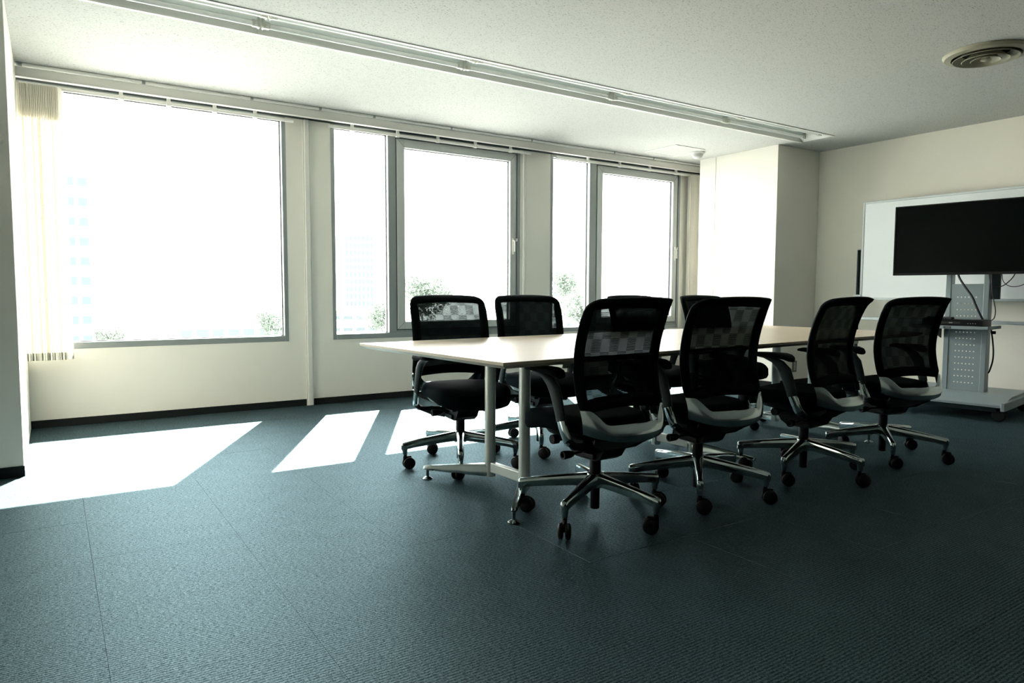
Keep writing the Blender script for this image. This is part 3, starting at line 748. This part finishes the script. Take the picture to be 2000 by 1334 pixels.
# column: two channel posts and a perforated front panel between them
CX = .020
for s_ in (-1, 1):
    G().box(CX+s_*.137-.020, CX+s_*.137+.020, -.028, .07, .165, 1.32, .003, 1).build('column_post', MSTAND, TC)
def perforated(zlo, zhi, rows, cols, x0, dx, z00, dz, r=.0055):
    """sheet with real square-cornered octagonal holes"""
    g = G(); hx = .116; y = -.022
    bm = bmesh.new()
    xs_ = [x0+dx*i for i in range(cols)]; zs_ = [z00+dz*j for j in range(rows)]
    ex = [-hx]+[(a+b)/2 for a, b in zip(xs_, xs_[1:])]; ex = [-hx, xs_[0]-dx/2]+ex[1:]+[xs_[-1]+dx/2, hx]
    ez = [zlo, zs_[0]-dz/2]+[(a+b)/2 for a, b in zip(zs_, zs_[1:])]+[zs_[-1]+dz/2, zhi]
    def quad(a, b, c, d_): g.add([(a, y, c), (b, y, c), (b, y, d_), (a, y, d_)], [(0, 1, 2, 3)])
    for i in range(len(ex)-1):
        for j in range(len(ez)-1):
            hole = 1 <= i <= cols and 1 <= j <= rows
            if not hole: quad(ex[i], ex[i+1], ez[j], ez[j+1]); continue
            cx_, cz_ = xs_[i-1], zs_[j-1]
            sq = [(ex[i+1], cz_), (ex[i+1], ez[j+1]), (cx_, ez[j+1]), (ex[i], ez[j+1]), (ex[i], cz_), (ex[i], ez[j]), (cx_, ez[j]), (ex[i+1], ez[j])]
            ho = [(cx_+r*math.cos(k*math.pi/4), cz_+r*math.sin(k*math.pi/4)) for k in range(8)]
            g.add([(a, y, b) for a, b in sq]+[(a, y, b) for a, b in ho], [(k, (k+1) % 8, 8+(k+1) % 8, 8+k) for k in range(8)])
    bm.free(); g.v = [(x+CX, yy, z) for x, yy, z in g.v]
    return g
perforated(.168, .700, 9, 6, -.066, .0265, .235, .0525).build('front_panel', MSTAND, TC)
perforated(.735, 1.055, 4, 6, -.066, .0265, .79, .052).build('upper_panel', MSTAND, TC)
# shelf with a maker's badge too small to read
sh = G().box(-.285, .258, -.335, .03, .692, .704, .002, 1).box(-.285, .258, -.337, -.325, .692, .717, .002, 1).box(-.285, -.275, -.335, .03, .692, .717, .002, 1).box(.248, .258, -.335, .03, .692, .717, .002, 1).build('shelf', MSTAND, TC)
G().prism([(-.02, .692), (-.30, .692), (-.02, .60)], 'x', -.165, -.155).build('shelf_bracket', MGREY, TC)
bd = G().box(-.052, .004, -.3385, -.336, .697, .711, .001, 1).build('badge', MBADGE, sh)
g = G()
for k in range(7):
    if k != 1: g.box(-.048+k*.0068, -.048+k*.0068+.0045, -.3392, -.3383, .7015, .7065)
g.build('badge_print', MINK, bd)
G().lathe([(0, 0), (.013, .0), (.013, .03), (0, .032)], c=(.20, -.01, .66), n=14, axis='x').build('lock_knob', MBLK, TC, True)
G().box(-.20, .20, -.05, -.028, 1.20, 1.62, .003, 1).build('mount_frame', MGREY, TC)
G().box(.185, .245, -.02, .02, .93, 1.3, .003, 1).build('cable_cover', MGREY, TC)

# television
TV = thing('television', 'large black flat-screen television on the grey cart', 'television', (6.36, -3.125, 0), math.radians(-81.6))
tw, tz0, tz1 = .520, 1.130, 1.722; tyf = -.135
G().box(-tw, tw, tyf+.004, tyf+.050, tz0, tz1, .004, 2).box(-.30, .30, tyf+.045, tyf+.086, tz0+.06, tz1-.15, .008, 2).build('casing', MTVB, TV)
frame(-tw, tw, tz0, tz1, (.013, .013, .020, .011), tyf-.004, tyf+.008, .002).build('bezel', MTVB, TV)
G().box(-tw+.012, tw-.012, tyf+.001, tyf+.006, tz0+.018, tz1-.010).build('screen', MTVS, TV)
# media player and remotes on the shelf
MP = thing('media_player', 'slim black disc player on the grey cart shelf', 'disc player', (6.36, -3.125, .704), math.radians(-81.6))
G().box(-.215, .215, -.315, -.075, .003, .062, .003, 2).build('body', MTVB, MP)
G().box(-.10, .06, -.3165, -.314, .030, .044, .001, 1).build('disc_tray', MBADGE, MP)
g = G()
for x, w_ in ((-.018, .006), (-.009, .005), (-.001, .007)): g.box(x, x+w_, -.3175, -.3155, .033, .042)
g.build('disc_mark', MINK, MP)
for k in range(4): G().lathe([(0, -.3165), (.003, -.3165), (.003, -.3145), (0, -.3145)], c=(.115+k*.017, 0, .034), n=10, axis='y').build('button', MINK, MP)
for k, (x, y, rz, lab) in enumerate(((-.17, -.22, .5, 'left black remote control lying on the disc player'), (-.10, -.20, 1.35, 'right black remote control lying on the disc player'))):
    rc = thing('remote_control', lab, 'remote control', TC.matrix_basis @ Vector((x, y, .766)), math.radians(-81.6)+rz, 'remote controls on the disc player')
    G().box(-.022, .022, -.085, .085, 0, .018, .006, 2).build('body', MBADGE, rc)
    for a in range(6): G().box(-.012+.012*(a % 2)*2-.004, -.012+.012*(a % 2)*2+.004, -.05+.04*(a//2)-.005, -.05+.04*(a//2)+.005, .0175, .0195).build('button', MGREY, rc)
# cables hanging from the television
def cable(label, pts, r):
    P = [Vector(p) for p in pts]; out = []
    for i in range(len(P)-1):
        a, b, c, d_ = P[max(i-1, 0)], P[i], P[i+1], P[min(i+2, len(P)-1)]
        for k in range(8):
            t = k/8; out.append(.5*((2*b)+(-a+c)*t+(2*a-5*b+4*c-d_)*t*t+(-a+3*b-3*c+d_)*t**3))
    out.append(P[-1])
    o = G().tube([TC.matrix_basis @ p for p in out], r, side=TC.matrix_basis.to_3x3() @ Vector((0, 1, 0)), n=8).build('cable', MCABLE, None, True)
    return tag(o, label, 'cable')
cable('thick black cable hanging from the television across the cart column to the player', [(-.045, -.05, 1.16), (-.03, -.07, 1.11), (.02, -.085, 1.03), (.075, -.09, .95), (.115, -.085, .85), (.155, -.075, .76)], .0085)
cable('thin black cable looping down right of the cart column to the player', [(.19, -.045, 1.16), (.20, -.045, 1.0), (.215, -.045, .92), (.23, -.045, .84), (.225, -.05, .78), (.20, -.06, .752)], .004)
cable('black cable sagging from the television towards the right side of the cart', [(.36, -.03, 1.17), (.33, -.035, 1.10), (.28, -.04, 1.045), (.235, -.04, 1.03), (.19, -.04, 1.05), (.17, -.04, 1.16)], .004)
cable('dark thin cable sagging furthest right below the television', [(.50, -.0, 1.17), (.45, -.0, 1.09), (.38, -.0, 1.04), (.31, -.0, 1.035), (.26, .0, 1.08), (.25, .0, 1.18)], .003)
cable('black power cable curving down from the shelf beside the cart column', [(.19, .02, .69), (.205, .02, .60), (.215, .02, .50), (.212, .02, .42), (.195, .02, .345), (.186, .02, .325)], .006)

# ------------------------------------------------------------------ city outside
GZ = -19.0
gr = struct(G().box(-500, 900, 8, 1500, GZ-1, GZ).build('ground', MGROUND))
def pix(px, py, dist):
    """point at a forward distance along the direction of a picture position"""
    return M.translation+(fwd+r2*((px-1000)/FPX)-u2*((py-667)/FPX))*dist
def building(label, x, y, w_, dp, top, rz, cols, rows, ww, wh, group=None):
    t = thing('office_building', label, 'building', (x, y, GZ), rz, group)
    h = top-GZ
    G().box(-w_/2, w_/2, 0, dp, 0, h).box(-w_/2-.15, w_/2+.15, -.15, dp+.15, h, h+.5).box(-w_*.2, w_*.1, dp*.3, dp*.6, h, h+2.2).build('facade', MBLDG, t)
    fh = h/rows; cw = w_/cols; first = None
    for r in range(rows):
        for c_ in range(cols):
            if first is None:
                first = G().box(-cw*ww/2, cw*ww/2, -.06, .1, -fh*wh/2, fh*wh/2, .03, 1).build('window', MBLDW, t); o = first
            else:
                o = first.copy(); C.objects.link(o); o.parent = t
            o.location = (-w_/2+cw*(c_+.5), 0, fh*(r+.5))
            if r*fh+GZ < -18: pass
    return t
building('tall pale building seen at the left side of the left window', .1, 64, 5.8, 10, 11.0, 0, 6, 18, .7, .42)
building('low pale building in the lower part of the left window', 22, 96, 16, 8, -3.2, -.1, 8, 5, .7, .35)
building('long low pale building at the horizon of the left window', 58, 200, 52, 12, -5.0, -.2, 14, 4, .7, .3)
building('tower seen through the fixed pane of the middle window', 118, 300, 13, 12, 27, -.3, 7, 14, .6, .72)
building('apartment block seen through the middle window above the first chair', 122, 156, 11, 10, 8.0, -.6, 3, 9, .34, .42)
building('banded apartment block seen through the right window', 106, 72, 17, 10, 8.5, -1.0, 3, 9, .86, .34)
def tree(label, x, y, top, r, seed):
    rnd = random.Random(seed)
    t = thing('tree', label, 'tree', (x, y, GZ), 0, 'trees in the street outside')
    h = top-GZ
    G().tube([(0, 0, 0), (.1, 0, h*.35), (0, .1, h*.75)], [(.35, .35), (.25, .25), (.12, .12)], n=8).build('trunk', MTRUNK, t, True)
    g = G(); lobes = []
    for k in range(14):
        a = rnd.uniform(0, 6.28); q = rnd.uniform(0, .7)*r
        lobes.append((q*math.cos(a), q*math.sin(a), h-r*.45+rnd.uniform(-.8, .1)*r, r*rnd.uniform(.25, .42)))
    for k in range(2600):
        lx, ly, lz, lr = rnd.choice(lobes)
        d_ = Vector((rnd.gauss(0, 1), rnd.gauss(0, 1), rnd.gauss(0, 1))).normalized()*lr*rnd.uniform(.55, 1.05)
        c_ = Vector((lx, ly, lz))+d_; e1 = Vector((rnd.gauss(0, 1), rnd.gauss(0, 1), rnd.gauss(0, 1))).normalized()
        e2 = e1.cross(Vector((rnd.gauss(0, 1), rnd.gauss(0, 1), rnd.gauss(0, 1)))).normalized(); l_ = r*rnd.uniform(.035, .07)
        g.add([c_-e1*l_, c_+e2*l_*.5, c_+e1*l_, c_-e2*l_*.5], [(0, 1, 2, 3)])
    g.build('crown', MLEAF, t)
for k, (px, py, dd, r, lab) in enumerate(((535, 598, 70, 2.6, 'tree crown in the lower right corner of the left window'), (425, 612, 110, 3.6, 'low tree row crown in the lower middle of the left window'),
        (215, 625, 85, 2.6, 'small tree in the lower left of the left window'), (745, 585, 70, 2.4, 'tree beside the mullion in the fixed pane of the middle window'),
        (825, 530, 90, 4.4, 'large tree in the sash of the middle window left of the apartment block'), (1130, 560, 60, 2.4, 'tree low in the fixed pane of the right window'), (1098, 520, 110, 4.0, 'larger pale tree in the fixed pane of the right window'))):
    P = pix(px, py, dd); tree(lab, P.x, P.y, P.z, r, k)
